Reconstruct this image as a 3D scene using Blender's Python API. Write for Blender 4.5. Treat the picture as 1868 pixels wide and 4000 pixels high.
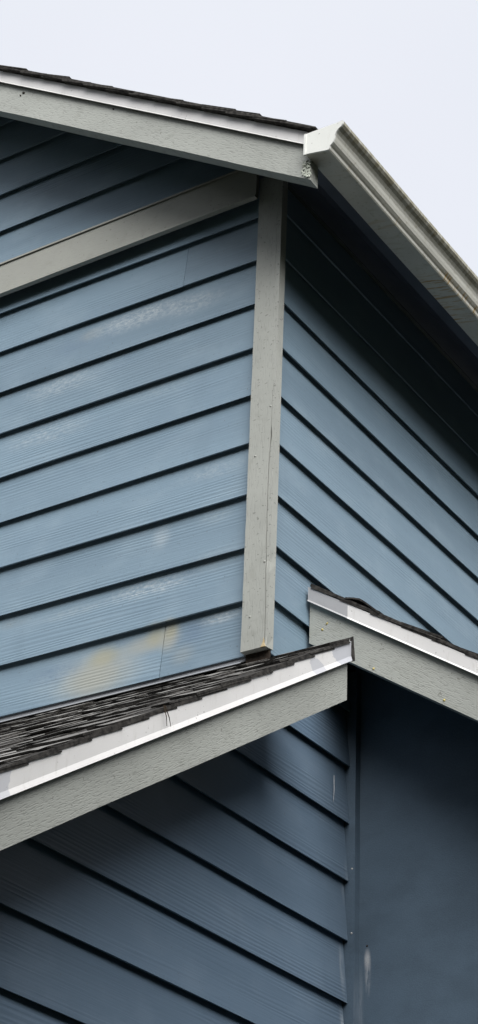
import bpy, math, random
from mathutils import Matrix, Vector

# ------------------------------------------------------------------ clear
for o in list(bpy.data.objects):
    bpy.data.objects.remove(o, do_unlink=True)
scene = bpy.context.scene
COL = scene.collection
RND = random.Random(7)
Z0 = 5.66                       # height of the datum (first siding lap at the corner) above ground

# ------------------------------------------------------------------ camera
cam_d = bpy.data.cameras.new("camera")
cam = bpy.data.objects.new("camera", cam_d)
COL.objects.link(cam)
right = Vector((0.8403411845649787, 0.5407412318501923, 0.03775729997053094))
down = Vector((-0.24548938940774218, 0.441755500261377, -0.8628945692707969))
fwd = Vector((-0.4832821672813327, 0.7158568279802581, 0.5039715752122345))
mw = Matrix.Identity(4)
for i in range(3):
    mw[i][0] = right[i]
    mw[i][1] = -down[i]
    mw[i][2] = -fwd[i]
mw[0][3], mw[1][3], mw[2][3] = 2.71276, -4.17824, -4.06205 + Z0
cam.matrix_world = mw
cam_d.sensor_fit = 'VERTICAL'
cam_d.sensor_height = 36.0
cam_d.sensor_width = 36.0
cam_d.lens = 7610.06 / 4000.0 * 36.0
cam_d.clip_start = 0.05
cam_d.clip_end = 2000.0
scene.camera = cam

# ------------------------------------------------------------------ sky, sun, exposure
SUN_EL = math.radians(41)
SUN_DIR = Vector((0.72 * math.cos(SUN_EL), -0.694 * math.cos(SUN_EL), math.sin(SUN_EL)))
world = bpy.data.worlds.new("World")
scene.world = world
world.use_nodes = True
wt = world.node_tree
wt.nodes.clear()
w_out = wt.nodes.new("ShaderNodeOutputWorld")
w_bg = wt.nodes.new("ShaderNodeBackground")
w_sky = wt.nodes.new("ShaderNodeTexSky")
w_sky.sky_type = 'NISHITA'
w_sky.sun_disc = False
w_sky.sun_elevation = SUN_EL
w_sky.sun_rotation = math.atan2(SUN_DIR.x, SUN_DIR.y)
w_sky.air_density = 1.0
w_sky.dust_density = 4.0
w_mix = wt.nodes.new("ShaderNodeMixRGB")          # cloud deck over the clear sky
w_mix.inputs[0].default_value = 0.93
w_tc = wt.nodes.new("ShaderNodeTexCoord")
w_nz = wt.nodes.new("ShaderNodeTexNoise")          # faint cloud texture
w_nz.inputs['Scale'].default_value = 2.6
w_nz.inputs['Detail'].default_value = 4.0
w_cl = wt.nodes.new("ShaderNodeMixRGB")
w_cl.inputs[1].default_value = (1.80, 1.84, 1.96, 1)
w_cl.inputs[2].default_value = (2.04, 2.07, 2.17, 1)
wt.links.new(w_tc.outputs['Generated'], w_nz.inputs['Vector'])
wt.links.new(w_nz.outputs[0], w_cl.inputs[0])
wt.links.new(w_cl.outputs[0], w_mix.inputs[2])
wt.links.new(w_sky.outputs[0], w_mix.inputs[1])
wt.links.new(w_mix.outputs[0], w_bg.inputs[0])
w_bg.inputs[1].default_value = 0.10
wt.links.new(w_bg.outputs[0], w_out.inputs[0])

sun_d = bpy.data.lights.new("sun", 'SUN')
sun_d.energy = 1.5
sun_d.angle = math.radians(62)
sun_d.color = (1.0, 0.985, 0.96)
sun = bpy.data.objects.new("sun", sun_d)
COL.objects.link(sun)
sun.location = (6, -8, 20)
sun.rotation_euler = SUN_DIR.to_track_quat('Z', 'Y').to_euler()

vs = scene.view_settings
scene.display_settings.display_device = 'sRGB'
vs.view_transform = 'Standard'
vs.look = 'None'
vs.exposure = 2.17
vs.gamma = 1.0
vs.use_curve_mapping = False
scene.render.engine = 'CYCLES'
scene.cycles.max_bounces = 6
scene.render.film_transparent = False

# ------------------------------------------------------------------ material helpers
class NT:
    def __init__(self, name):
        self.m = bpy.data.materials.new(name)
        self.m.use_nodes = True
        self.t = self.m.node_tree
        self.t.nodes.clear()
        self.out = self.n("ShaderNodeOutputMaterial")
        self.b = self.n("ShaderNodeBsdfPrincipled")
        self.l(self.b.outputs[0], self.out.inputs[0])
    def n(self, k, **kw):
        x = self.t.nodes.new(k)
        for a, v in kw.items():
            setattr(x, a, v)
        return x
    def l(self, a, b):
        self.t.links.new(a, b)
    def put(self, sock, v):
        if hasattr(v, 'is_output'):
            self.l(v, sock)
        else:
            sock.default_value = v
    def math(self, op, a, b=0.0, c=None, clamp=False):
        x = self.n("ShaderNodeMath", operation=op, use_clamp=clamp)
        self.put(x.inputs[0], a); self.put(x.inputs[1], b)
        if c is not None: self.put(x.inputs[2], c)
        return x.outputs[0]
    def vmath(self, op, a, b=(0, 0, 0)):
        x = self.n("ShaderNodeVectorMath", operation=op)
        self.put(x.inputs[0], a); self.put(x.inputs[1], b)
        return x.outputs[1] if op in ('LENGTH', 'DISTANCE', 'DOT_PRODUCT') else x.outputs[0]
    def mix(self, f, a, b, blend='MIX'):
        x = self.n("ShaderNodeMixRGB", blend_type=blend)
        self.put(x.inputs[0], f)
        self.put(x.inputs[1], a if hasattr(a, 'is_output') else (*a[:3], 1))
        self.put(x.inputs[2], b if hasattr(b, 'is_output') else (*b[:3], 1))
        return x.outputs[0]
    def noise(self, v, scale=1.0, detail=3.0, rough=0.55, dist=0.0):
        x = self.n("ShaderNodeTexNoise")
        self.l(v, x.inputs['Vector'])
        x.inputs['Scale'].default_value = scale
        x.inputs['Detail'].default_value = detail
        x.inputs['Roughness'].default_value = rough
        x.inputs['Distortion'].default_value = dist
        return x.outputs[0]
    def rng(self, v, a, b, c=0.0, d=1.0, smooth=True):
        x = self.n("ShaderNodeMapRange")
        x.interpolation_type = 'SMOOTHSTEP' if smooth else 'LINEAR'
        self.put(x.inputs[0], v)
        for i, k in enumerate((a, b, c, d)):
            x.inputs[i + 1].default_value = k
        return x.outputs[0]
    def scale(self, v, s):
        return self.vmath('MULTIPLY', v, s)
    def obj(self):
        """local coordinates, shifted by the object's random number: x runs along the piece"""
        tc = self.n("ShaderNodeTexCoord"); oi = self.n("ShaderNodeObjectInfo")
        c = self.n("ShaderNodeCombineXYZ")
        self.l(self.math('MULTIPLY', oi.outputs['Random'], 37.0), c.inputs[0])
        self.l(self.math('MULTIPLY', oi.outputs['Random'], 11.0), c.inputs[1])
        self.l(self.math('MULTIPLY', oi.outputs['Random'], 5.0), c.inputs[2])
        return self.vmath('ADD', tc.outputs['Object'], c.outputs[0]), tc.outputs['Object'], oi.outputs['Random']
    def pos(self):
        return self.n("ShaderNodeNewGeometry").outputs['Position']
    def bump(self, h, dist, strength=1.0):
        x = self.n("ShaderNodeBump")
        x.inputs['Strength'].default_value = strength
        x.inputs['Distance'].default_value = dist
        self.l(h, x.inputs['Height'])
        self.l(x.outputs[0], self.b.inputs['Normal'])
    def fin(self, col, rough=0.6, spec=0.4, metal=0.0):
        self.put(self.b.inputs['Base Color'], col if hasattr(col, 'is_output') else (*col[:3], 1))
        self.put(self.b.inputs['Roughness'], rough)
        self.put(self.b.inputs['Specular IOR Level'], spec)
        self.b.inputs['Metallic'].default_value = metal
        return self.m
    def blob(self, pos, c, r, nz, lo=0.3, hi=0.75, soft=1.0):
        """a stain: an ellipse (in metres, in the plane of its wall) broken up by noise"""
        d = self.vmath('SUBTRACT', pos, c)
        d = self.vmath('MULTIPLY', d, r)
        ln = self.vmath('LENGTH', d)
        e = self.rng(ln, 0.15, soft, 1.0, 0.0)
        return self.math('MULTIPLY', e, self.rng(nz, lo, hi, 0.0, 1.0), clamp=True)

BLUE = (0.158, 0.232, 0.298)        # weathered, chalked upper storey
BLUE_LOW_SHADE = (0.100, 0.150, 0.212)    # siding blue darkened on the lower storey to stand in for shade
BLUE_PANEL_SHADE = (0.072, 0.108, 0.150)  # panel blue darkened further, its shade put into the colour

def siding_material(name, stains=(), BLUE=BLUE, smear=()):
    k = NT(name)
    v, raw, rnd = k.obj()
    # embossed cedar grain: bands bent by long noise
    w = k.n("ShaderNodeTexWave", wave_type='BANDS', bands_direction='Z', wave_profile='SIN')
    k.l(k.scale(v, (0.05, 0.0, 1.0)), w.inputs['Vector'])
    w.inputs['Scale'].default_value = 26.0
    w.inputs['Distortion'].default_value = 11.0
    w.inputs['Detail'].default_value = 2.5
    w.inputs['Detail Scale'].default_value = 0.6
    w.inputs['Detail Roughness'].default_value = 0.55
    big = k.noise(k.scale(v, (0.8, 1, 6)), 1.0, 3.0)
    fine = k.noise(k.scale(v, (5, 1, 190)), 1.0, 4.0, 0.65)
    patch = k.rng(k.noise(k.scale(v, (0.9, 1, 9)), 1.3, 2.0), 0.40, 0.64, 0.05, 1.0)
    h = k.math('ADD', k.math('MULTIPLY', w.outputs['Fac'], patch), k.math('MULTIPLY', fine, 1.1))
    k.bump(h, 0.0009, 0.65)
    # paint
    tone = k.rng(rnd, 0, 1, 0.93, 1.06, False)
    c = k.mix(k.rng(big, 0.3, 0.7, 0, 1), [x * 0.92 for x in BLUE], [BLUE[0] * 1.07, BLUE[1] * 1.055, BLUE[2] * 1.04])
    tcol = k.n("ShaderNodeCombineXYZ")
    for i in range(3): k.l(tone, tcol.inputs[i])
    c = k.mix(1.0, c, tcol.outputs[0], 'MULTIPLY')
    p = k.pos()
    cloud = k.noise(k.scale(p, (5.0, 5.0, 9.0)), 1.0, 4.0)
    c = k.mix(k.rng(cloud, 0.45, 0.75, 0.0, 0.40), c, [BLUE[0] * 1.42, BLUE[1] * 1.30, BLUE[2] * 1.22])
    c = k.mix(k.rng(k.noise(k.scale(p, (9, 9, 2.0)), 1.0, 3.0), 0.55, 0.8, 0.0, 0.25), c, [x * 0.76 for x in BLUE])
    c = k.mix(k.math('MULTIPLY', k.rng(w.outputs['Fac'], 0.0, 0.5, 0.17, 0.0), patch), c, [x * 0.6 for x in BLUE])
    c = k.mix(k.rng(fine, 0.5, 0.75, 0.0, 0.16), c, [x * 1.4 for x in BLUE])
    # little flecks of dirt
    sp = k.noise(p, 170.0, 1.0, 0.3)
    c = k.mix(k.rng(sp, 0.735, 0.77, 0.0, 0.55), c, (0.09, 0.11, 0.13))
    if stains:
        nzf = k.noise(k.scale(p, (60, 60, 120)), 1.0, 5.0, 0.75)
        nzs = k.noise(k.scale(p, (60, 60, 14)), 1.0, 4.0, 0.6)
        nzb = k.noise(k.scale(p, (14, 14, 16)), 1.0, 6.0, 0.62)
        nz = {'f': nzf, 's': nzs, 'b': nzb}
        for (cu, cz, ru, rz, col, amt, kind, lo, hi) in stains:
            f = k.blob(p, (cu, 0.0, cz + Z0), (1.0 / ru, 0.0, 1.0 / rz), nz[kind], lo, hi)
            c = k.mix(k.math('MULTIPLY', f, amt), c, col)
    if smear:
        nzs = k.noise(k.scale(p, (90, 90, 14)), 1.0, 4.0, 0.6)
        for (cv, cz, rv, rz, amt) in smear:
            f = k.blob(p, (0.0, cv, cz + Z0), (0.0, 1.0 / rv, 1.0 / rz), nzs, 0.3, 0.6)
            c = k.mix(k.math('MULTIPLY', f, amt), c, (0.30, 0.34, 0.38))
    return k.fin(c, k.rng(big, 0.2, 0.8, 0.42, 0.58, False), 0.42)

CHALK = (0.44, 0.48, 0.50); OCHRE = (0.300, 0.282, 0.178); TAN = (0.285, 0.292, 0.258); DAMP = (0.105, 0.160, 0.235); PALE = (0.275, 0.335, 0.37)
W1_STAINS = [
    # lowest board: damp halos, tan bleed and ochre hearts
    (-0.62, -1.535, .30, .13, PALE, 0.77, 'b', 0.15, 0.70), (-0.60, -1.545, .20, .11, TAN, 0.73, 'b', -0.15, 0.48),
    (-0.77, -1.500, .14, .050, DAMP, 0.64, 'f', 0.26, 0.76), (-0.50, -1.455, .16, .030, DAMP, 0.52, 'f', 0.31, 0.81),
    (-0.585, -1.488, .085, .055, OCHRE, 0.57, 'b', -0.15, 0.48), (-0.62, -1.56, .13, .08, TAN, 0.54, 's', -0.15, 0.48),
    (-0.42, -1.480, .14, .05, TAN, 0.69, 'b', -0.15, 0.48), (-0.395, -1.460, .055, .055, OCHRE, 0.51, 'b', -0.15, 0.48),
    (-0.345, -1.475, .055, .075, TAN, 0.73, 'b', -0.15, 0.48), (-0.34, -1.455, .035, .045, OCHRE, 0.48, 'b', -0.15, 0.48),
    (-0.265, -1.480, .085, .065, DAMP, 0.72, 'b', 0.15, 0.75), (-0.165, -1.455, .10, 0.030, CHALK, 0.81, 'f', 0.28, 0.80),
    (-0.29, -1.55, .06, .05, TAN, 0.27, 'b', -0.15, 0.48),
    # chalky bloom under the laps
    (-0.43, -1.290, .22, 0.047, CHALK, 0.90, 'f', 0.36, 0.80), (-0.33, -1.275, .10, .05, DAMP, 0.38, 'b', 0.25, 0.80),
    (-0.72, -1.300, .20, .03, PALE, 0.48, 'f', 0.31, 0.66), (-0.96, -1.28, .10, .03, TAN, 0.23, 'b', 0.20, 0.72),
    (-0.55, -0.235, .30, 0.061, CHALK, 0.81, 'f', 0.32, 0.78), (-0.32, -0.265, .16, 0.061, CHALK, 0.59, 'f', 0.32, 0.80),
    (-0.75, -0.235, .07, .035, TAN, 0.30, 'b', 0.15, 0.67), (-0.83, -0.265, .12, .07, DAMP, 0.42, 'b', 0.25, 0.80),
    (-0.70, -0.285, .09, .07, DAMP, 0.34, 'b', 0.25, 0.80),
    (-0.86, -0.400, .22, 0.068, CHALK, 0.59, 'f', 0.33, 0.82), (-0.60, -0.40, .16, .05, DAMP, 0.34, 'b', 0.25, 0.80),
    (-0.90, -0.585, .25, 0.068, CHALK, 0.54, 'f', 0.34, 0.84), (-0.45, -0.56, .22, .05, PALE, 0.36, 'f', 0.33, 0.71),
    (-0.22, -0.935, .18, 0.047, CHALK, 0.43, 'f', 0.34, 0.82), (-0.40, -1.12, .05, 0.068, CHALK, 0.41, 'b', 0.20, 0.87),
    (-0.20, -1.10, .09, .05, PALE, 0.40, 'f', 0.31, 0.68), (-0.20, -1.26, .12, .05, PALE, 0.36, 'f', 0.31, 0.68),
]
M_SIDING = siding_material("painted_lap_siding")
M_SIDING_LOW = siding_material("shade_darkened_lap_siding", (), BLUE_LOW_SHADE, ((0.470, -2.40, .016, .10, .7), (0.478, -2.56, .016, .09, .9), (0.478, -2.14, .012, .09, .35)))
M_SIDING_STAINED = siding_material("painted_lap_siding_stained", W1_STAINS)

def panel_material():
    k = NT("smooth_painted_panel")
    p = k.pos()
    a = k.noise(p, 5.0, 4.0); b = k.noise(p, 240.0, 2.0); s = k.noise(k.scale(p, (30, 30, 3)), 1.0, 4.0)
    c = k.mix(k.rng(a, 0.3, 0.7), [x * 0.90 for x in BLUE_PANEL_SHADE], [x * 1.05 for x in BLUE_PANEL_SHADE])
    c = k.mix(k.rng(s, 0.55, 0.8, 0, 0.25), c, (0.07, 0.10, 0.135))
    nz = k.noise(k.scale(p, (170, 170, 22)), 1.0, 4.0, 0.6)
    f = k.blob(p, (0.0465, 0.517, -2.366 + Z0), (1 / 0.014, 0, 1 / 0.042), nz, 0.15, 0.45)
    c = k.mix(f, c, (0.42, 0.43, 0.45))
    f = k.blob(p, (0.049, 0.517, -2.41 + Z0), (1 / 0.015, 0, 1 / 0.075), nz, 0.38, 0.6)
    c = k.mix(k.math('MULTIPLY', f, 0.6), c, (0.40, 0.42, 0.45))
    f = k.blob(p, (0.026, 0.517, -2.50 + Z0), (1 / 0.012, 0, 1 / 0.16), nz, 0.25, 0.6)
    c = k.mix(k.math('MULTIPLY', f, 0.45), c, (0.25, 0.29, 0.34))
    c = k.mix(k.rng(b, 0.35, 0.7, 0.0, 0.30), c, [x * 1.5 for x in BLUE_PANEL_SHADE])
    c = k.mix(k.rng(k.noise(k.scale(p, (7, 7, 11)), 1.0, 5.0, 0.6), 0.42, 0.7, 0.0, 0.35), c, [x * 0.62 for x in BLUE_PANEL_SHADE])
    k.bump(k.math('ADD', k.math('MULTIPLY', b, 0.6), a), 0.0014, 0.5)
    return k.fin(c, 0.6, 0.35)
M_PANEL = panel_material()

def trim_material(name, base, emboss=1.0, pits=0.0, vertical=False):
    k = NT(name)
    v, raw, rnd = k.obj()
    p = k.pos()
    sc1, sc2 = ((300, 300, 42), (520, 520, 40)) if vertical else ((46, 46, 330), (60, 60, 520))
    d = k.noise(k.scale(v, sc1), 1.0, 2.0, 0.5, 0.25)
    d2 = k.noise(k.scale(v, sc2), 1.0, 2.0)
    big = k.noise(v, 3.0, 4.0); mid = k.noise(p, 22.0, 4.0)
    c = k.mix(k.rng(big, 0.3, 0.7), [x * 0.92 for x in base], [x * 1.06 for x in base])
    c = k.mix(k.rng(mid, 0.52, 0.75, 0, 0.28), c, (base[0] * .70, base[1] * .70, base[2] * .66))
    c = k.mix(k.rng(d, 0.56, 0.66, 0, 0.30 * emboss), c, [x * 0.45 for x in base])
    sp = k.noise(p, 95.0, 2.0, 0.4)
    c = k.mix(k.rng(sp, 0.70, 0.76, 0, 0.55), c, (0.12, 0.115, 0.10))
    if pits:
        pt = k.noise(k.scale(v, (75, 75, 130)), 1.0, 2.0, 0.4)
        c = k.mix(k.rng(pt, 0.66, 0.72, 0, 0.8 * pits), c, (0.10, 0.10, 0.095))
    h = k.math('ADD', k.math('MULTIPLY', k.rng(d, 0.45, 0.68, 1, 0), 1.0), k.math('MULTIPLY', d2, 0.35))
    k.bump(h, 0.0007 * emboss, 0.55)
    return k.fin(c, 0.62, 0.3)
M_FASCIA = trim_material("grey_fascia_paint", (0.322, 0.336, 0.314), 1.0)
M_CORNER = trim_material("grey_corner_board_paint", (0.322, 0.334, 0.312), 0.6, 0.7, True)
M_BAND = trim_material("grey_band_paint", (0.315, 0.322, 0.295), 0.35)

def metal_material(name, base, dirt=0.3, patches=()):
    k = NT(name)
    p = k.pos()
    a = k.noise(p, 6.0, 4.0); s = k.noise(k.scale(p, (70, 70, 16)), 1.0, 4.0, 0.6); f = k.noise(p, 120.0, 2.0, 0.4)
    c = k.mix(k.rng(a, 0.3, 0.7), [x * 0.95 for x in base], [min(.86, x * 1.03) for x in base])
    c = k.mix(k.rng(s, 0.55, 0.8, 0, dirt), c, [base[0] * .55, base[1] * .53, base[2] * .47])
    c = k.mix(k.rng(f, 0.72, 0.77, 0, 0.6), c, (0.10, 0.09, 0.08))
    if patches:
        nz = k.noise(p, 24.0, 4.0, 0.6)
        for (cc, rr, col, amt, edge) in patches:
            d = k.vmath('MULTIPLY', k.vmath('SUBTRACT', p, cc), rr)
            ln = k.math('ADD', k.vmath('LENGTH', d), k.math('MULTIPLY', nz, 1.1))
            c = k.mix(k.math('MULTIPLY', k.rng(ln, 1.35, 1.35 + edge, 1, 0), amt), c, col)
    return k.fin(c, 0.42, 0.45)
DULL = (0.38, 0.40, 0.45)
M_DRIP = metal_material("white_drip_edge_metal", (0.64, 0.636, 0.632), 0.32,
    [((0.27, -0.02, -1.672 + Z0), (0, 1 / 0.115, 1 / 0.10), DULL, 0.75, 0.05),
     ((0.27, -0.165, -1.800 + Z0), (0, 1 / 0.05, 1 / 0.03), DULL, 0.6, 0.05),
     ((0.27, -1.39, -2.575 + Z0), (0, 1 / 0.035, 1 / 0.09), DULL, 0.6, 0.1)])
M_DRIP_DULL = metal_material("dull_drip_edge_metal", (0.33, 0.335, 0.35), 0.3)  # even grey, darker than the white drip edge
M_FLASH = metal_material("dark_flashing_metal", (0.24, 0.25, 0.27), 0.3)

def gutter_material():
    k = NT("weathered_gutter_metal")
    p = k.pos()
    base = (0.46, 0.46, 0.415)
    a = k.noise(k.scale(p, (8, 2.2, 8)), 1.0, 4.0)
    streak = k.noise(k.scale(p, (16, 60, 16)), 1.0, 4.0, 0.6)
    sp = k.noise(p, 85.0, 3.0, 0.5)
    c = k.mix(k.rng(a, 0.3, 0.7), [x * 0.85 for x in base], [x * 1.08 for x in base])
    # algae that collects along the upper roll and the drip line
    sx = k.n("ShaderNodeSeparateXYZ"); k.l(p, sx.inputs[0])
    zrel = k.math('SUBTRACT', sx.outputs[2], Z0 - 0.108)
    al = k.math('MULTIPLY', k.rng(k.math('ADD', zrel, k.math('MULTIPLY', streak, 0.035)), 0.056, 0.084, 0, 1), k.rng(streak, 0.30, 0.62, 0.35, 1.0))
    c = k.mix(k.math('MULTIPLY', al, 0.8), c, (0.17, 0.155, 0.09))
    c = k.mix(k.rng(sp, 0.58, 0.72, 0, 0.45), c, (0.22, 0.20, 0.13))
    c = k.mix(k.math('MULTIPLY', k.rng(streak, 0.55, 0.75, 0, 1), 0.45), c, (0.30, 0.27, 0.19))
    nz = k.noise(k.scale(p, (10, 90, 10)), 1.0, 4.0, 0.6)
    for (cy, ry, amt) in ((0.47, 0.07, 0.95), (0.58, 0.10, 0.85), (0.69, 0.05, 0.95), (0.12, 0.05, 0.4), (-0.15, 0.04, 0.3)):
        d = k.vmath('MULTIPLY', k.vmath('SUBTRACT', p, (0.31, cy, Z0 - 0.117)), (0.0, 1 / ry, 1 / 0.022))
        f = k.math('MULTIPLY', k.rng(k.vmath('LENGTH', d), 0.4, 1.0, 1, 0), k.rng(nz, 0.48, 0.62, 0, 1))
        c = k.mix(k.math('MULTIPLY', f, amt), c, (0.33, 0.22, 0.08))
    k.bump(sp, 0.0008, 0.3)
    return k.fin(c, 0.5, 0.4)
M_GUTTER = gutter_material()

def plain_noise(name, c0, c1, scale, rough=0.8, bump=0.0, spec=0.3):
    k = NT(name)
    p = k.pos()
    a = k.noise(p, scale, 4.0)
    c = k.mix(k.rng(a, 0.3, 0.7), c0, c1)
    if bump: k.bump(a, bump, 0.6)
    return k.fin(c, rough, spec)
M_SOFFIT = plain_noise("dark_blue_soffit_paint", (0.040, 0.050, 0.070), (0.055, 0.066, 0.090), 7.0, 0.7)
M_SHEATH = plain_noise("old_sheathing_wood", (0.05, 0.045, 0.04), (0.08, 0.07, 0.055), 9.0)
M_ASPHALT_EDGE = plain_noise("shingle_cut_edge", (0.008, 0.0075, 0.0072), (0.050, 0.047, 0.043), 75.0, 0.95, 0.003)
M_LICHEN = plain_noise("pale_lichen", (0.38, 0.42, 0.36), (0.58, 0.60, 0.54), 60.0, 0.95, 0.002)
M_ROT = plain_noise("rotted_bare_wood", (0.36, 0.27, 0.14), (0.55, 0.46, 0.30), 50.0, 0.95, 0.002)
M_ROT_DARK = plain_noise("dark_rotted_wood", (0.012, 0.009, 0.007), (0.035, 0.025, 0.018), 70.0, 0.95, 0.003)
M_PUTTY = plain_noise("yellowed_putty", (0.42, 0.34, 0.10), (0.50, 0.42, 0.18), 80.0, 0.8)
M_NAIL = plain_noise("nail_head_metal", (0.30, 0.30, 0.30), (0.42, 0.42, 0.42), 80.0, 0.5)
M_NEEDLE = plain_noise("dead_needle", (0.025, 0.018, 0.012), (0.06, 0.04, 0.02), 90.0, 0.9)
M_GROUND = plain_noise("dark_lawn", (0.018, 0.026, 0.010), (0.045, 0.052, 0.022), 1.4, 0.95, 0.02, 0.15)

M_BLOCKER = plain_noise('dark_horizon_blocker', (0.012, 0.020, 0.010), (0.035, 0.045, 0.022), 0.8, 0.95, 0.3, 0.1)  # dark tone for the added ring that cuts off low sky

def shingle_material():
    k = NT("asphalt_shingle_granules")
    v, raw, rnd = k.obj()
    p = k.pos()
    g = k.noise(p, 420.0, 2.0, 0.5); m = k.noise(p, 30.0, 3.0)
    tone = k.rng(rnd, 0.0, 1.0, 0.0, 1.0, False)
    c = k.mix(tone, (0.035, 0.034, 0.033), (0.29, 0.285, 0.275))
    c = k.mix(k.rng(m, 0.35, 0.7, 0, 0.5), c, (0.055, 0.054, 0.052))
    c = k.mix(k.rng(g, 0.45, 0.7, 0, 0.6), c, (0.24, 0.24, 0.23))
    k.bump(g, 0.0015, 0.7)
    return k.fin(c, 0.95, 0.15)
M_SHINGLE = shingle_material()

# ------------------------------------------------------------------ geometry helpers
WORLD = {}                      # world matrix of every mesh, for parenting
def link(name, verts, faces, mats, parent=None, M=None, mat_idx=None):
    me = bpy.data.meshes.new(name)
    me.from_pydata([tuple(v) for v in verts], [], faces)
    if not isinstance(mats, (list, tuple)): mats = [mats]
    for m in mats: me.materials.append(m)
    if mat_idx: me.polygons.foreach_set('material_index', mat_idx)
    me.update()
    o = bpy.data.objects.new(name, me)
    COL.objects.link(o)
    M = M or Matrix.Identity(4)
    WORLD[o] = M.copy()
    if parent is not None:
        o.parent = parent
        o.matrix_basis = WORLD.get(parent, Matrix.Identity(4)).inverted() @ M
    else:
        o.matrix_basis = M
    return o

def frame(origin, x, y):
    x = Vector(x).normalized(); y = Vector(y).normalized(); z = x.cross(y)
    M = Matrix.Identity(4)
    for i in range(3):
        M[i][0] = x[i]; M[i][1] = y[i]; M[i][2] = z[i]; M[i][3] = origin[i]
    return M

def W(u, v, z): return (u, v, z + Z0)

def prism(prof, xa, xb, nseg=1, jit=None):
    """prof: closed polygon of (y, z), counter-clockwise seen from -x; xa(z), xb(z) give the two ends"""
    fa = xa if callable(xa) else (lambda z: xa)
    fb = xb if callable(xb) else (lambda z: xb)
    n = len(prof); V = []; F = []
    for s in range(nseg + 1):
        t = s / nseg
        for i, (y, z) in enumerate(prof):
            x = fa(z) * (1 - t) + fb(z) * t
            dy, dz = jit(s, i) if jit else (0, 0)
            V.append((x, y + dy, z + dz))
    for s in range(nseg):
        for i in range(n):
            j = (i + 1) % n
            F.append((s * n + i, s * n + j, (s + 1) * n + j, (s + 1) * n + i))
    F.append(tuple(reversed(range(n))))
    F.append(tuple(nseg * n + i for i in range(n)))
    return V, F

def box(x0, x1, y0, y1, z0, z1):
    V = [(x, y, z) for x in (x0, x1) for y in (y0, y1) for z in (z0, z1)]
    F = [(0, 1, 3, 2), (4, 6, 7, 5), (0, 4, 5, 1), (2, 3, 7, 6), (0, 2, 6, 4), (1, 5, 7, 3)]
    return V, F

def slab(poly, axis, a, b):
    """polygon of 2-D points (in the two axes other than `axis`) thickened from a to b"""
    n = len(poly); V = []
    for t in (a, b):
        for (p, q) in poly:
            c = [p, q]; c.insert(axis, t); V.append(c)
    F = [tuple(range(n)), tuple(reversed(range(n, 2 * n)))]
    for i in range(n):
        j = (i + 1) % n
        F.append((i, i + n, j + n, j))
    return V, F

def up(V): return [(x, y, z + Z0) for (x, y, z) in V]

def fixn(o):
    import bmesh
    bm = bmesh.new(); bm.from_mesh(o.data)
    bmesh.ops.recalc_face_normals(bm, faces=bm.faces)
    bm.to_mesh(o.data); bm.free()
    return o

def sheet(pts, t):
    """open polyline (y, z) thickened to a closed thin profile"""
    n = len(pts); outer = []; inner = []
    for i in range(n):
        a = Vector(pts[max(i - 1, 0)]); b = Vector(pts[min(i + 1, n - 1)])
        d = (b - a).normalized(); nn = Vector((-d.y, d.x))
        outer.append(tuple(pts[i])); inner.append((pts[i][0] + nn.x * t, pts[i][1] + nn.y * t))
    return outer + inner[::-1]

# ------------------------------------------------------------------ ground
gV, gF = [(-300, -300, 0), (300, -300, 0), (300, 300, 0), (-300, 300, 0)], [(0, 1, 2, 3)]
ground = link("ground", gV, gF, M_GROUND)
ground["kind"] = "structure"
# unseen ring added to block low sky and deepen shade on the walls
hV, hF = [], []
hr = random.Random(31)
NH = 96
for i in range(NH):
    a = 2 * math.pi * i / NH
    for (rad, hgt) in ((9.0, 0.0), (9.3, 4.2), (10.2, 7.8), (20.0, 11.5), (60.0, 17.0), (130.0, 10.0)):
        q = 1 + 0.14 * math.sin(5 * a + 1.0) * (hgt > 0) + hr.uniform(-.07, .07) * (hgt > 0)
        hV.append((-2.0 + rad * math.cos(a), 1.0 + rad * math.sin(a), hgt * q - 0.02))
for i in range(NH):
    j = (i + 1) % NH
    for k in range(5):
        hF.append((i * 6 + k, j * 6 + k, j * 6 + k + 1, i * 6 + k + 1))
horizon_blocker = link("horizon_blocker", hV, hF, M_BLOCKER)
horizon_blocker["kind"] = "structure"

# ------------------------------------------------------------------ the house
house = bpy.data.objects.new("house", None)
COL.objects.link(house)
house["label"] = "blue lap-sided house corner with grey trim, shingled roofs and a weathered gutter"
house["category"] = "house"

E = 0.178
P1, P2, P3 = 0.651, 0.669, 0.664
RIDGE = -3.0

# ---- walls (sheathing) with their siding boards
gable = fixn(link("gable_wall", *[*slab([(u, z) for u, z in [(-6.0, -1.75), (-0.03, -1.75), (-0.03, 0.12), (RIDGE, 0.12 - P3 * RIDGE), (-6.0, 0.12)]], 1, 0.022, 0.10)], M_SHEATH, house, Matrix.Translation((0, 0, Z0))))
side = fixn(link("side_wall", *slab([(-2.45, -5.64), (0.60, -5.64), (0.60, -1.9), (5.0, -1.9), (5.0, 0.12), (0.03, 0.12), (0.03, -1.75), (-2.45, -3.36)], 0, -0.10, -0.022), M_SHEATH, house, Matrix.Translation((0, 0, Z0))))
gable["label"] = "gable wall of stained blue lap siding left of the corner board"
side["label"] = "blue lap-sided wall running back to the right of the corner board and down under the eave"

def board_profile(h):
    s = 0.0165 / E
    return [(0.0, 0.0004), (0.0004, 0.0), (0.0040, 0.0002), (0.0062, 0.0135), (0.0152, 0.0140), (0.0165 + s * 0.03 + 0.008, h), (s * h, h)]

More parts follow.
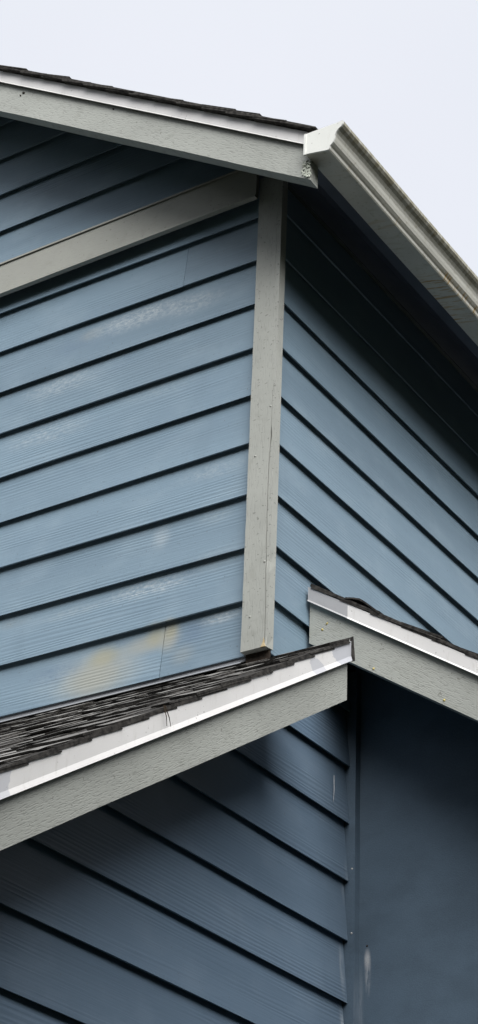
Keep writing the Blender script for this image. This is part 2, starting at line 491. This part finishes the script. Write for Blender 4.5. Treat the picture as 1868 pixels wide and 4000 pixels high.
def siding(parent, mat, M, x0, x1, h=E + 0.028, xa=None, xb=None, label=None, seg=True):
    n = max(1, int((x1 - x0) / 0.35)) if seg else 1
    jz = [RND.uniform(-0.0016, 0.0016) for _ in range(n + 1)]
    jy = [RND.uniform(-0.0008, 0.0006) for _ in range(n + 1)]
    V, F = prism(board_profile(h), xa or x0, xb or x1, n, lambda s, i: ((jy[s], jz[s]) if i in (0, 1) else (0, 0)))
    o = fixn(link("siding_board", V, F, mat, parent, M))
    if label: o["label"] = label
    return o

# gable wall: measured lap levels (left end, corner end)
LV = [(-1.168, -0.0018, -0.0071), (-1.146, -0.1768, -0.1832), (-1.123, -0.3537, -0.3564), (-1.1, -0.5305, -0.5301),
      (-1.077, -0.7113, -0.7061), (-1.055, -0.8903, -0.8837), (-1.032, -1.0665, -1.0665), (-1.009, -1.2465, -1.2497),
      (-0.986, -1.4273, -1.4283), (-0.96, -1.608, -1.610)]
UR = -0.0675                      # the corner board's left edge
for k, (ul, zl, zr) in enumerate(LV):
    th = math.atan2(zr - zl, (-0.081) - ul)
    M = frame(W(UR, 0, zr), (math.cos(th), 0, math.sin(th)), (0, 1, 0))
    if k == 9: parts = [(-2.6, -0.2975 - .0012), (-0.2975 + .0012, -0.0015)]
    elif k == 1: parts = [(-2.9, -0.302 - .0006), (-0.302 + .0006, -0.0015)]
    else:
        j = -RND.uniform(1.5, 3.2)
        parts = [(j, -0.0015)]
    lab = ["lowest siding board, water-stained tan and yellow", "short lowest siding board ending at the corner board"] if k == 9 else [None, None]
    for (a, b), lb in zip(parts, lab):
        o = siding(gable, M_SIDING_STAINED, M, a, b, label=lb)
    first = parts[0][0]
    siding(gable, M_SIDING, frame(W(UR, 0, zr) , (math.cos(th), 0, math.sin(th)), (0, 1, 0)), -5.93, first - 0.0015)
# above the band
z = 0.21
lv = [0.205, 0.387, 0.566, 0.745]
while lv[-1] + E < 0.12 - P3 * RIDGE: lv.append(lv[-1] + E)
for zb in lv:
    def cut_r(z, zb=zb): return min(UR - 0.002, (0.122 - (zb + z)) / P3)
    def cut_l(z, zb=zb): return max(-5.95, 2 * RIDGE - (0.122 - (zb + z)) / P3)
    if cut_r(0) - cut_l(0) < 0.2: break
    h = min(E + 0.028, 0.12 - P3 * RIDGE - zb - 0.01)
    siding(gable, M_SIDING, frame(W(0, 0, zb), (1, 0, 0), (0, 1, 0)), cut_l(0), cut_r(0), h, cut_l, cut_r, seg=False)

# side wall (plane u = 0): courses on the same levels as the gable
for k in range(0, 24):
    zb = -k * E + RND.uniform(-0.0015, 0.0015)
    M = frame(W(0, 0, zb), (0, 1, 0), (-1, 0, 0))
    if k <= 7:
        j = RND.uniform(1.7, 3.4)
        hh = 0.125 if k == 0 else E + 0.028
        siding(side, M_SIDING, M, 0.0125, j, hh); siding(side, M_SIDING, M, j + .002, 5.0, hh)
    elif k <= 10:
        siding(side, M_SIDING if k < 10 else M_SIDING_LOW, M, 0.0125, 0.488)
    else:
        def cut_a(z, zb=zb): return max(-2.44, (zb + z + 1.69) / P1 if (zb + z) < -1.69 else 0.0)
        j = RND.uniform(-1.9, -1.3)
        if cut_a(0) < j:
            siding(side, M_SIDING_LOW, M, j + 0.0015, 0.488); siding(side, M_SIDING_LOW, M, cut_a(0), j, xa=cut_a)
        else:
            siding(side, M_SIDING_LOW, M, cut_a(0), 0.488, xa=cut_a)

# front wall of the lower storey (out of frame, below the low roof)
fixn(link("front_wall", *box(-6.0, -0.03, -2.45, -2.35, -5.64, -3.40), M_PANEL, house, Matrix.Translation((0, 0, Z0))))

# smooth panelled wall at the right
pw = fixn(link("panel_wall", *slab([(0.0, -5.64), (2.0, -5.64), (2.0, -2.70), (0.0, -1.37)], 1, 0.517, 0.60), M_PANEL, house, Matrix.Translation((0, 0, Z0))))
pw["label"] = "smooth blue panelled wall in the shade under the right-hand eave"
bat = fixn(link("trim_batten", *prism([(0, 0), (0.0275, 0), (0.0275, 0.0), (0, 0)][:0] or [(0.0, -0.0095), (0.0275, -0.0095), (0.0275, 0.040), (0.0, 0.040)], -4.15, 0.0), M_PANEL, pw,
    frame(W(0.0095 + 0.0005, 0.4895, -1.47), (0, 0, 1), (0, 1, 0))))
for (zn, un, vn) in ((-2.10, 0.010, 0.4893), (-2.292, 0.010, 0.4893), (-2.326, 0.0455, 0.5168)):
    V, F = [], []
    for i in range(8):
        a = i * math.pi / 4
        V.append((0.0035 * math.cos(a), 0, 0.0035 * math.sin(a)))
    V.append((0, -0.0022, 0)); F = [(i, (i + 1) % 8, 8) for i in range(8)]
    fixn(link("nail_head", V, F, M_NAIL if vn < .5 else M_ROT_DARK, pw, Matrix.Translation(W(un, vn, zn))))

# ---- corner board: thick board split along its outer edge, rotted at the foot
ZC_B, ZC_T = -1.607, 0.13
def corner_piece():
    rr = random.Random(3)
    # main piece up to a wandering crack, then the edge strip
    zs = [ZC_B + i * (ZC_T - ZC_B) / 44 for i in range(45)]
    cu = []
    for zz in zs:
        t = (zz - ZC_B) / (ZC_T - ZC_B)
        cu.append(0.0085 + 0.0035 * math.sin(zz * 7.0) + rr.uniform(-0.0011, 0.0011))
    V = []; F = []
    for zz, c in zip(zs, cu):
        e = rr.uniform(-0.0006, 0.0006)
        V += [(-0.0675 + e, -0.022, zz), (c, -0.022 + rr.uniform(-.0003, .0003), zz), (c, 0.0105, zz), (-0.0675 + e, 0.0105, zz)]
    n = 4
    for s in range(len(zs) - 1):
        for i in range(4):
            j = (i + 1) % 4; F.append((s * 4 + i, s * 4 + j, s * 4 + 4 + j, s * 4 + 4 + i))
    F += [(3, 2, 1, 0), tuple((len(zs) - 1) * 4 + i for i in range(4))]
    a = fixn(link("corner_board", V, F, M_CORNER, house, Matrix.Translation((0, 0, Z0))))
    V = []; F = []
    for i, (zz, c) in enumerate(zip(zs, cu)):
        open_ = 0.0022 if zz < -0.86 else (0.0002 if zz > -0.7 else 0.0012)
        if -0.93 < zz < -0.88: open_ = 0.006
        chip = 0.004 if (-1.36 < zz < -1.30) else 0.0
        if zz < -1.57: chip = 0.006
        w = 0.022 - chip * rr.uniform(.5, 1)
        V += [(c + open_, -0.0218, zz), (w, -0.0218 + chip * .6, zz), (0.022, 0.0105, zz), (c + open_, 0.0105, zz)]
    for s in range(len(zs) - 1):
        for i in range(4):
            j = (i + 1) % 4; F.append((s * 4 + i, s * 4 + j, s * 4 + 4 + j, s * 4 + 4 + i))
    F += [(3, 2, 1, 0), tuple((len(zs) - 1) * 4 + i for i in range(4))]
    b = fixn(link("split_edge", V, F, M_CORNER, a, Matrix.Translation((0, 0, Z0))))
    b["label"] = "cracked edge strip split off the corner board"
    return a
cb = corner_piece()
cb["label"] = "weathered grey corner board, cracked and rotted at its foot"
rot = [(0.000, -0.0230, -1.607), (0.007, -0.0232, -1.595), (0.011, -0.0236, -1.579), (0.0125, -0.0226, -1.593), (0.017, -0.0226, -1.607)]
RV = [(x, y, z) for x, y, z in rot] + [(x, y + 0.006, z) for x, y, z in rot]
fixn(link("rotted_wood", RV, [(0, 1, 2, 3, 4), (9, 8, 7, 6, 5)] + [(i, i + 5, (i + 1) % 5 + 5, (i + 1) % 5) for i in range(5)], M_ROT, cb, Matrix.Translation((0, 0, Z0))))
fixn(link("rotted_core", *box(-0.062, 0.016, 0.000, 0.009, -1.645, -1.6075), M_ROT_DARK, cb, Matrix.Translation((0, 0, Z0))))
for (un, zn) in ((0.006, -0.79), (-0.043, -0.955), (-0.040, -1.50), (0.004, -1.33)):
    V = []
    for i in range(8):
        a = i * math.pi / 4; V.append((0.0045 * math.cos(a), 0, 0.0045 * math.sin(a)))
    V.append((0, -0.0025, 0))
    fixn(link("nail_head", V, [(i, (i + 1) % 8, 8) for i in range(8)], M_CORNER, cb, Matrix.Translation(W(un, -0.0222, zn))))

# ---- belly band on the gable
bandM = frame(W(0, -0.040, 0.043), (1, 0, 0), (0, 1, 0))
band = fixn(link("band_board", *prism([(0.0, 0.010), (0.0, 0.140), (0.050, 0.140), (0.050, 0.134), (0.016, 0.134), (0.016, 0.010)], -5.95, UR - 0.0015), M_BAND, house, bandM))
band["label"] = "wide grey horizontal band board across the gable"
fixn(link("band_cap", *prism(sheet([(-0.004, 0.136), (-0.004, 0.1425), (0.006, 0.1495), (0.045, 0.153)], 0.0015), -5.95, UR - 0.002), M_BAND, band, bandM))
fixn(link("band_lip", *prism([(-0.006, 0.0), (-0.006, 0.0075), (0.004, 0.0095), (0.014, 0.0095), (0.012, 0.0)], -5.95, UR - 0.002), M_DRIP_DULL if False else M_BAND, band, bandM))

# ---- roofs ------------------------------------------------------------
def shingle_piece(roof, M, x0, x1, y0, depth, zb, t, slope, seed, rest=None, jitx=True):
    """one shingle: x along the course, y up the slope, z off the deck; ragged lower edge"""
    r = random.Random(seed)
    n = max(1, min(9, int((x1 - x0) / 0.022)))
    V = []; F = []; idx = []
    for s in range(n + 1):
        x = x0 + (x1 - x0) * s / n
        dy = r.uniform(-0.005, 0.004); dz = r.uniform(-0.0008, 0.0022)
        V += [(x + (r.uniform(-.002, .002) if jitx else 0), y0 + dy, zb + dz), (x, y0 + dy, zb + t + dz), (x, y0 + depth, zb + t - slope * depth), (x, y0 + depth, zb - slope * depth)]
    for s in range(n):
        b = s * 4; c = b + 4
        F += [(b, c, c + 1, b + 1), (b + 1, c + 1, c + 2, b + 2), (b + 2, c + 2, c + 3, b + 3), (b, b + 3, c + 3, c)]
        idx += [1, 0, 1, 1]
    F += [(0, 1, 2, 3), (n * 4 + 3, n * 4 + 2, n * 4 + 1, n * 4)]
    idx += [1, 1]
    if rest is not None:
        b = len(rest[0]); rest[0].extend(V); rest[1].extend(tuple(q + b for q in f) for f in F); rest[2].extend(idx)
        return None
    return link("shingle", V, F, [M_SHINGLE, M_ASPHALT_EDGE], roof, M, idx)

EX = 0.122
def shingle_roof(roof, M, xlo, xhi, ylo, yhi, tab_zone, rake_side, seed, shown):
    """courses of laminated shingles; the thick upper tabs only inside tab_zone(x0,x1,y)"""
    r = random.Random(seed)
    y = ylo; c = 0; ns = 0; rest = ([], [], [])
    while y < yhi - 0.02:
        depth = min(0.27, yhi - y)
        off = r.uniform(0.2, 0.95)
        edge = r.uniform(-0.001, 0.002)
        xs = [xlo + (edge if rake_side == 'lo' else 0)]
        x = xlo + off
        while x < xhi - 0.12:
            xs.append(x); x += 0.98
        xs.append(xhi + (edge if rake_side == 'hi' else 0))
        for a, b in zip(xs[:-1], xs[1:]):
            if b - a > 0.03:
                shingle_piece(roof, M, a + 0.001, b - 0.001, y + r.uniform(-.003, .003), depth, 0.0065, 0.0042, 0.040, r.random(), None if shown(a, b, y) else rest); ns += shown(a, b, y)
        x = xlo + r.uniform(-0.02, 0.10) if rake_side == 'lo' else xlo + r.uniform(0, .15)
        while x < xhi - 0.04:
            w = r.uniform(0.08, 0.24); b = min(x + w, xhi + (edge if rake_side == 'hi' else 0))
            x_ = max(x, xlo)
            if tab_zone(x_, b, y) and b - x_ > 0.03:
                shingle_piece(roof, M, x_, b, y + r.uniform(-.004, .004), min(EX + 0.03, yhi - y), 0.0110, r.uniform(0.003, 0.0062), 0.040, r.random(), None if shown(x_, b, y) else rest); ns += shown(x_, b, y)
            x = x + w + r.uniform(0.04, 0.16)
        y += EX; c += 1
    if rest[0]:
        o = link("shingle_field", rest[0], rest[1], [M_SHINGLE, M_ASPHALT_EDGE], roof, M, rest[2]); o["kind"] = "stuff"
    # starter strip that keeps the rake edge straight under the courses
    xa, xb = (xlo + 0.001, xlo + 0.16) if rake_side == 'lo' else (xhi - 0.16, xhi - 0.001)
    V, F = box(xa, xb, ylo + 0.01, yhi, 0.0006, 0.0100)
    fixn(link("starter_strip", V, F, M_ASPHALT_EDGE, roof, M))
    return ns

# low roof in front of the gable wall, rake overhanging to the right
c1, s1 = 1 / math.hypot(1, P1), P1 / math.hypot(1, P1)
R1M = frame(W(0, 0, -1.647), (1, 0, 0), (0, c1, s1))
L1 = 2.75 / c1
roof1 = fixn(link("roof", [(-4.0, -L1, -.028), (0.262, -L1, -.028), (0.262, 0.0, -.028), (-4.0, 0.0, -.028), (-4.0, -L1, 0), (0.262, -L1, 0), (0.262, 0.0, 0), (-4.0, 0.0, 0)],
    [(3, 2, 1, 0), (4, 5, 6, 7), (0, 1, 5, 4), (1, 2, 6, 5), (2, 3, 7, 6), (3, 0, 4, 7)], M_SOFFIT, house, R1M))
roof1["label"] = "low shingled roof meeting the foot of the gable wall"
shingle_roof(roof1, R1M, -4.0, 0.2835, -L1 - 0.02, -0.006, lambda a, b, y: a > -1.5 and y > -1.95, 'hi', 21, lambda a, b, y: b > -1.35 and y > -1.9)

# small roof at the right against the side wall
c2, s2 = 1 / math.hypot(1, P2), P2 / math.hypot(1, P2)
R2M = frame(W(0, 0.245, -1.292), (0, 1, 0), (-c2, 0, s2))
L2 = 2.25 / c2
roof2 = fixn(link("roof", *box(0.0, 4.5, -L2, -0.004, -0.028, 0.0), M_SOFFIT, house, R2M))
roof2["label"] = "small shingled roof against the side wall at right"
shingle_roof(roof2, R2M, -0.022, 4.5, -L2 - 0.02, -0.010, lambda a, b, y: a < 0.35, 'lo', 5, lambda a, b, y: a < 0.1 and y > -1.3)

# main roof
c3, s3 = 1 / math.hypot(1, P3), P3 / math.hypot(1, P3)
R3M = frame(W(0.0, -0.252, 0.1775), (0, 1, 0), (-c3, 0, s3))
LE = 0.282 / c3; LR = -RIDGE / c3
roof3 = fixn(link("roof", *box(0.0, 5.3, -LE, LR, -0.020, 0.0), M_SHEATH, house, R3M))
roof3["label"] = "main gable roof overhanging the upper walls"
shingle_roof(roof3, R3M, -0.040, 5.3, -LE - 0.02, LR, lambda a, b, y: a < 0.30 and y < 2.4, 'lo', 9, lambda a, b, y: a < 0.1 and y < 1.7)
# far slope of the main roof
far = [(RIDGE, 0.1775 - P3 * RIDGE), (-6.28, 0.1775 - 0.28 * P3), (-6.28, 0.15 - 0.28 * P3), (RIDGE, 0.15 - P3 * RIDGE)]
fixn(link("far_slope", *slab(far, 1, -0.252, 5.05), M_ASPHALT_EDGE, roof3, Matrix.Translation((0, 0, Z0))))
# soffit planks under the main roof (run along the eave)
yy = -LE + 0.045; i = 0
while yy < LR - 0.1:
    w = 0.138
    o = fixn(link("soffit_board", *box(0.040 if True else 0, 5.28, yy, yy + w - 0.004, -0.034 - RND.uniform(0, .0015), -0.0215), M_SOFFIT, roof3, R3M))
    yy += w

# ---- rakes: fascia boards, drip edges -----------------------------------
def drip_profile(top, face, kick, lip):
    """(y, z) profile: out is -y. flange on the deck, face, kicked lip"""
    pts = [(0.05, top), (-0.0105, top), (-0.0105, top - face), (-0.0105 - kick, top - face - lip)]
    return sheet(pts, 0.0016)

# rake of the low roof: local z = 0 on the fascia's foot at v=0
r1M = frame(W(0.27, 0, -1.8215), (0, c1, s1), (-1, 0, 0))
H1 = (1.8215 - 1.648) * c1
r1_end = lambda z: 0.006 * c1 + z * P1
f1 = fixn(link("rake_fascia", *prism([(0, 0.0), (0.036, 0.0), (0.036, H1), (0, H1)], -L1 - 0.02, r1_end, 8, lambda s, i: (0, RND.uniform(-.0008, .0008) if i in (0, 1) else 0)), M_FASCIA, house, r1M))
f1["label"] = "rough-sawn grey fascia along the low roof's sloping edge"
d1 = fixn(link("drip_edge", *prism(drip_profile(H1 + 0.0015, 0.038, 0.0045, 0.0125), -L1 - 0.02, lambda z: 0.010 * c1 + z * P1), M_DRIP, house, r1M))
d1["label"] = "white metal drip edge on the low roof's sloping edge"
# turned-back end of the drip edge and the bent starter shingle over it
fixn(link("drip_end", *prism([(-0.020, H1 - 0.052), (-0.012, H1 - 0.052), (-0.006, H1 + 0.012), (-0.014, H1 + 0.012)], lambda z: 0.0102 * c1 + z * P1, lambda z: 0.0190 * c1 + z * P1), M_ASPHALT_EDGE, d1, r1M))

# rake of the right-hand small roof
r2M = frame(W(0, 0.237, -1.479), (c2, 0, -s2), (0, 1, 0))
H2 = (1.479 - 1.297) * c2
sh2 = lambda o: (lambda z: o / c2 - z * P2)
f2 = fixn(link("rake_fascia", *prism([(0, 0.0), (0.036, 0.0), (0.036, H2), (0, H2)], sh2(0.003), sh2(2.27)), M_FASCIA, house, r2M))
f2["label"] = "grey fascia with yellow putty spots along the right-hand roof edge"
prof2 = drip_profile(H2 + 0.0015, 0.036, 0.004, 0.005)
d2 = fixn(link("drip_edge", *prism(prof2, sh2(0.139), sh2(2.27)), M_DRIP, house, r2M))
d2["label"] = "bright white drip edge on the right-hand roof"
d2b = fixn(link("drip_edge", *prism([(y - 0.0006, z) for y, z in prof2], sh2(0.002), sh2(0.1395)), M_DRIP_DULL, house, r2M))
d2b["label"] = "dull grey end length of drip edge against the side wall"
# a lifted shingle corner at the top of this rake
LV_ = []
pts = [(0.050, 0.011), (0.078, 0.020), (0.100, 0.0245), (0.122, 0.0225), (0.155, 0.0165), (0.190, 0.010)]
prof = []
V = []; F = []
for (x, z) in pts:
    V += [(x, -0.016, H2 + z), (x, -0.016, H2 + z + 0.005), (x, 0.11, H2 + 0.016), (x, 0.11, H2 + 0.011)]
for s in range(len(pts) - 1):
    for i in range(4):
        j = (i + 1) % 4; F.append((s * 4 + i, s * 4 + j, s * 4 + 4 + j, s * 4 + 4 + i))
F += [(0, 1, 2, 3), tuple((len(pts) - 1) * 4 + i for i in (3, 2, 1, 0))]
lf = fixn(link("shingle", V, F, [M_ASPHALT_EDGE], roof2, r2M))
lf["label"] = "curled shingle edge lifted above the drip edge"
for (x, z) in ((0.026, 0.075), (0.022, 0.053), (0.26, 0.010), (0.53, 0.012)):
    V = []
    for i in range(7):
        a = i * 2 * math.pi / 7; rr = 0.0045 * RND.uniform(.7, 1.25); V.append((rr * math.cos(a), 0, rr * math.sin(a)))
    V.append((0, -0.003, 0))
    fixn(link("putty_spot", [(x + p[0], -0.0005 + p[1], z + p[2]) for p in V], [(i, (i + 1) % 7, 7) for i in range(7)], M_PUTTY, f2, r2M))

# main rake
r3M = frame(W(0, -0.26, -0.0075), (c3, 0, -s3), (0, 1, 0))
H3 = (0.0075 + 0.172) * c3
sh3 = lambda o: (lambda z: o / c3 - z * P3)
peak = lambda z: RIDGE / c3 - z * P3
f3 = fixn(link("rake_fascia", *prism([(0, 0.0), (0.046, 0.0), (0.046, H3), (0, H3)], peak, sh3(0.275), 14, lambda s, i: (0, RND.uniform(-.0012, .0012) if i in (0, 1) else 0)), M_FASCIA, house, r3M))
f3["label"] = "grey rake fascia under the main gable roof edge"
d3 = fixn(link("drip_edge", *prism(drip_profile(H3 + 0.0015, 0.040, 0.003, 0.004), peak, sh3(0.268)), M_DRIP, house, r3M))
d3["label"] = "white drip edge along the main gable roof"
# mud smear and splits in the paint
for (x, z, w, h) in ((-1.189, 0.088, .016, .012), (-1.197, 0.076, .010, .008), (-0.69, 0.098, .010, .007)):
    V = []
    for i in range(9):
        a = i * 2 * math.pi / 9; q = RND.uniform(.6, 1.15); V.append((x + w * .5 * q * math.cos(a), -0.0004, z + h * .5 * q * math.sin(a)))
    V.append((x, -0.006, z))
    fixn(link("mud_lump", V, [(i, (i + 1) % 9, 9) for i in range(9)], M_ROT_DARK, f3, r3M))

# eave fascia behind the gutter
ef = fixn(link("eave_fascia", *box(0.234, 0.2705, -0.212, 5.0, -0.103, -0.022), M_SOFFIT, house, Matrix.Translation((0, 0, Z0))))

# ---- gutter ---------------------------------------------------------------
# profile in (out, z) from the back bottom corner
gpts = [(0.004, 0.083), (0.0, 0.080), (0.0, 0.0), (0.083, -0.018), (0.0865, -0.014), (0.0885, -0.004), (0.0935, 0.000), (0.100, 0.007),
        (0.1035, 0.018), (0.105, 0.030), (0.109, 0.041), (0.1165, 0.050), (0.1265, 0.056), (0.133, 0.064), (0.1335, 0.076), (0.130, 0.081), (0.120, 0.081)]
def gutter_profile():
    return sheet([(-a, b) for a, b in gpts], -0.0018)
GM = frame(W(0.272, -0.284, -0.108), (0, 1, 0), (-1, 0, 0))
nseg = 24
gut = fixn(link("gutter", *prism(gutter_profile(), 0.0, 5.3, nseg, lambda s, i: (0, 0.0012 * math.sin(s * 2.1))), M_GUTTER, house, GM))
gut["label"] = "algae-stained off-white rain gutter along the eave"
for p_ in gut.data.polygons: p_.use_smooth = False
cap_pts = [(-a, b) for a, b in gpts[1:15]]
V, F = prism(cap_pts, -0.004, 0.002)
ec = fixn(link("end_cap", V, F, M_BAND if False else metal_material("gutter_end_cap_metal", (0.62, 0.635, 0.61), 0.3), gut, GM))
# rolled edge of the cap
V, F = prism(sheet([(0.004, -0.004), (0.004, 0.078)], 0.007), -0.007, 0.003)
fixn(link("cap_flange", V, F, ec.data.materials[0], gut, GM))

# ---- flashing where the low roof meets the walls ---------------------------
fl = fixn(link("wall_flashing", *prism(sheet([(0.010, -1.585), (0.007, -1.622), (0.000, -1.6255), (-0.016, -1.634), (-0.021, -1.640)], 0.0018), -4.0, -0.0690), M_FLASH, house, Matrix.Translation((0, 0, Z0))))
fl["label"] = "dark metal flashing between the gable wall and the low roof"

# ------------------------------------------------------------------ small loose things
def flake(cx, cy, cz, r, rr):
    n = 6; V = []; F = []
    tilt = Matrix.Rotation(rr.uniform(-.9, .9), 3, 'X') @ Matrix.Rotation(rr.uniform(-.9, .9), 3, 'Z')
    for i in range(n):
        a = i * 2 * math.pi / n; q = r * rr.uniform(.6, 1.2)
        V.append(tilt @ Vector((q * math.cos(a), rr.uniform(-.0015, .0005), q * math.sin(a))))
    V.append(tilt @ Vector((0, -0.004, 0)))
    return [(v.x + cx, v.y + cy, v.z + cz) for v in V], [(i, (i + 1) % n, n) for i in range(n)]
rr = random.Random(12)
LVv, LFf = [], []
for i in range(70):
    t = rr.random()
    cx = 0.263 + rr.gauss(0, .008); cz = -0.112 - t * 0.062 - 0.3 * (cx - .263)
    v, f = flake(min(cx, .276), -0.262, cz, rr.uniform(.003, .0065), rr)
    b = len(LVv); LVv += v; LFf += [tuple(k + b for k in q) for q in f]
lich = link("lichen", LVv, LFf, M_LICHEN, None, Matrix.Translation((0, 0, Z0)))
lich["label"] = "pale crusty lichen clump on the fascia end beneath the gutter"
lich["category"] = "lichen"

def needle(p0, p1, r=0.0013, bend=0.004):
    p0 = Vector(p0); p1 = Vector(p1); mid = (p0 + p1) / 2 + Vector((bend, 0, -bend))
    d = (p1 - p0).normalized(); a = d.orthogonal().normalized(); b = d.cross(a)
    V = []; F = []
    for q, s in ((p0, 1), (mid, .9), (p1, .4)):
        for i in range(5):
            t = i * 2 * math.pi / 5; V.append(q + (a * math.cos(t) + b * math.sin(t)) * r * s)
    for s in range(2):
        for i in range(5): F.append((s * 5 + i, s * 5 + (i + 1) % 5, s * 5 + 5 + (i + 1) % 5, s * 5 + 5 + i))
    F += [(4, 3, 2, 1, 0), (10, 11, 12, 13, 14)]
    return V, F
nd = [((-0.865, -2.192), (-0.845, -2.226), "dead needle, left one of the pair hanging over the white drip edge"),
      ((-0.860, -2.190), (-0.829, -2.222), "dead needle, right one of the pair hanging over the white drip edge")]
for (a, b, lb) in nd:
    v, f = needle((0.290, a[0], a[1] + Z0), (0.2885, b[0], b[1] - 0.010 + Z0))
    o = fixn(link("dead_needle", v, f, M_NEEDLE)); o["label"] = lb; o["category"] = "needle"
    o["group"] = "dead needles on the low roof edge"

v, f = needle((0.0035, 0.391, -1.845 + Z0), (0.0015, 0.3925, -1.926 + Z0), 0.0010, 0.002)
o = fixn(link("cobweb_strand", v, f, plain_noise("dusty_web", (0.35, 0.36, 0.38), (0.5, 0.5, 0.52), 90.0, 0.9)))
o["label"] = "pale dusty cobweb strand hanging on the shaded lower siding"; o["category"] = "cobweb"
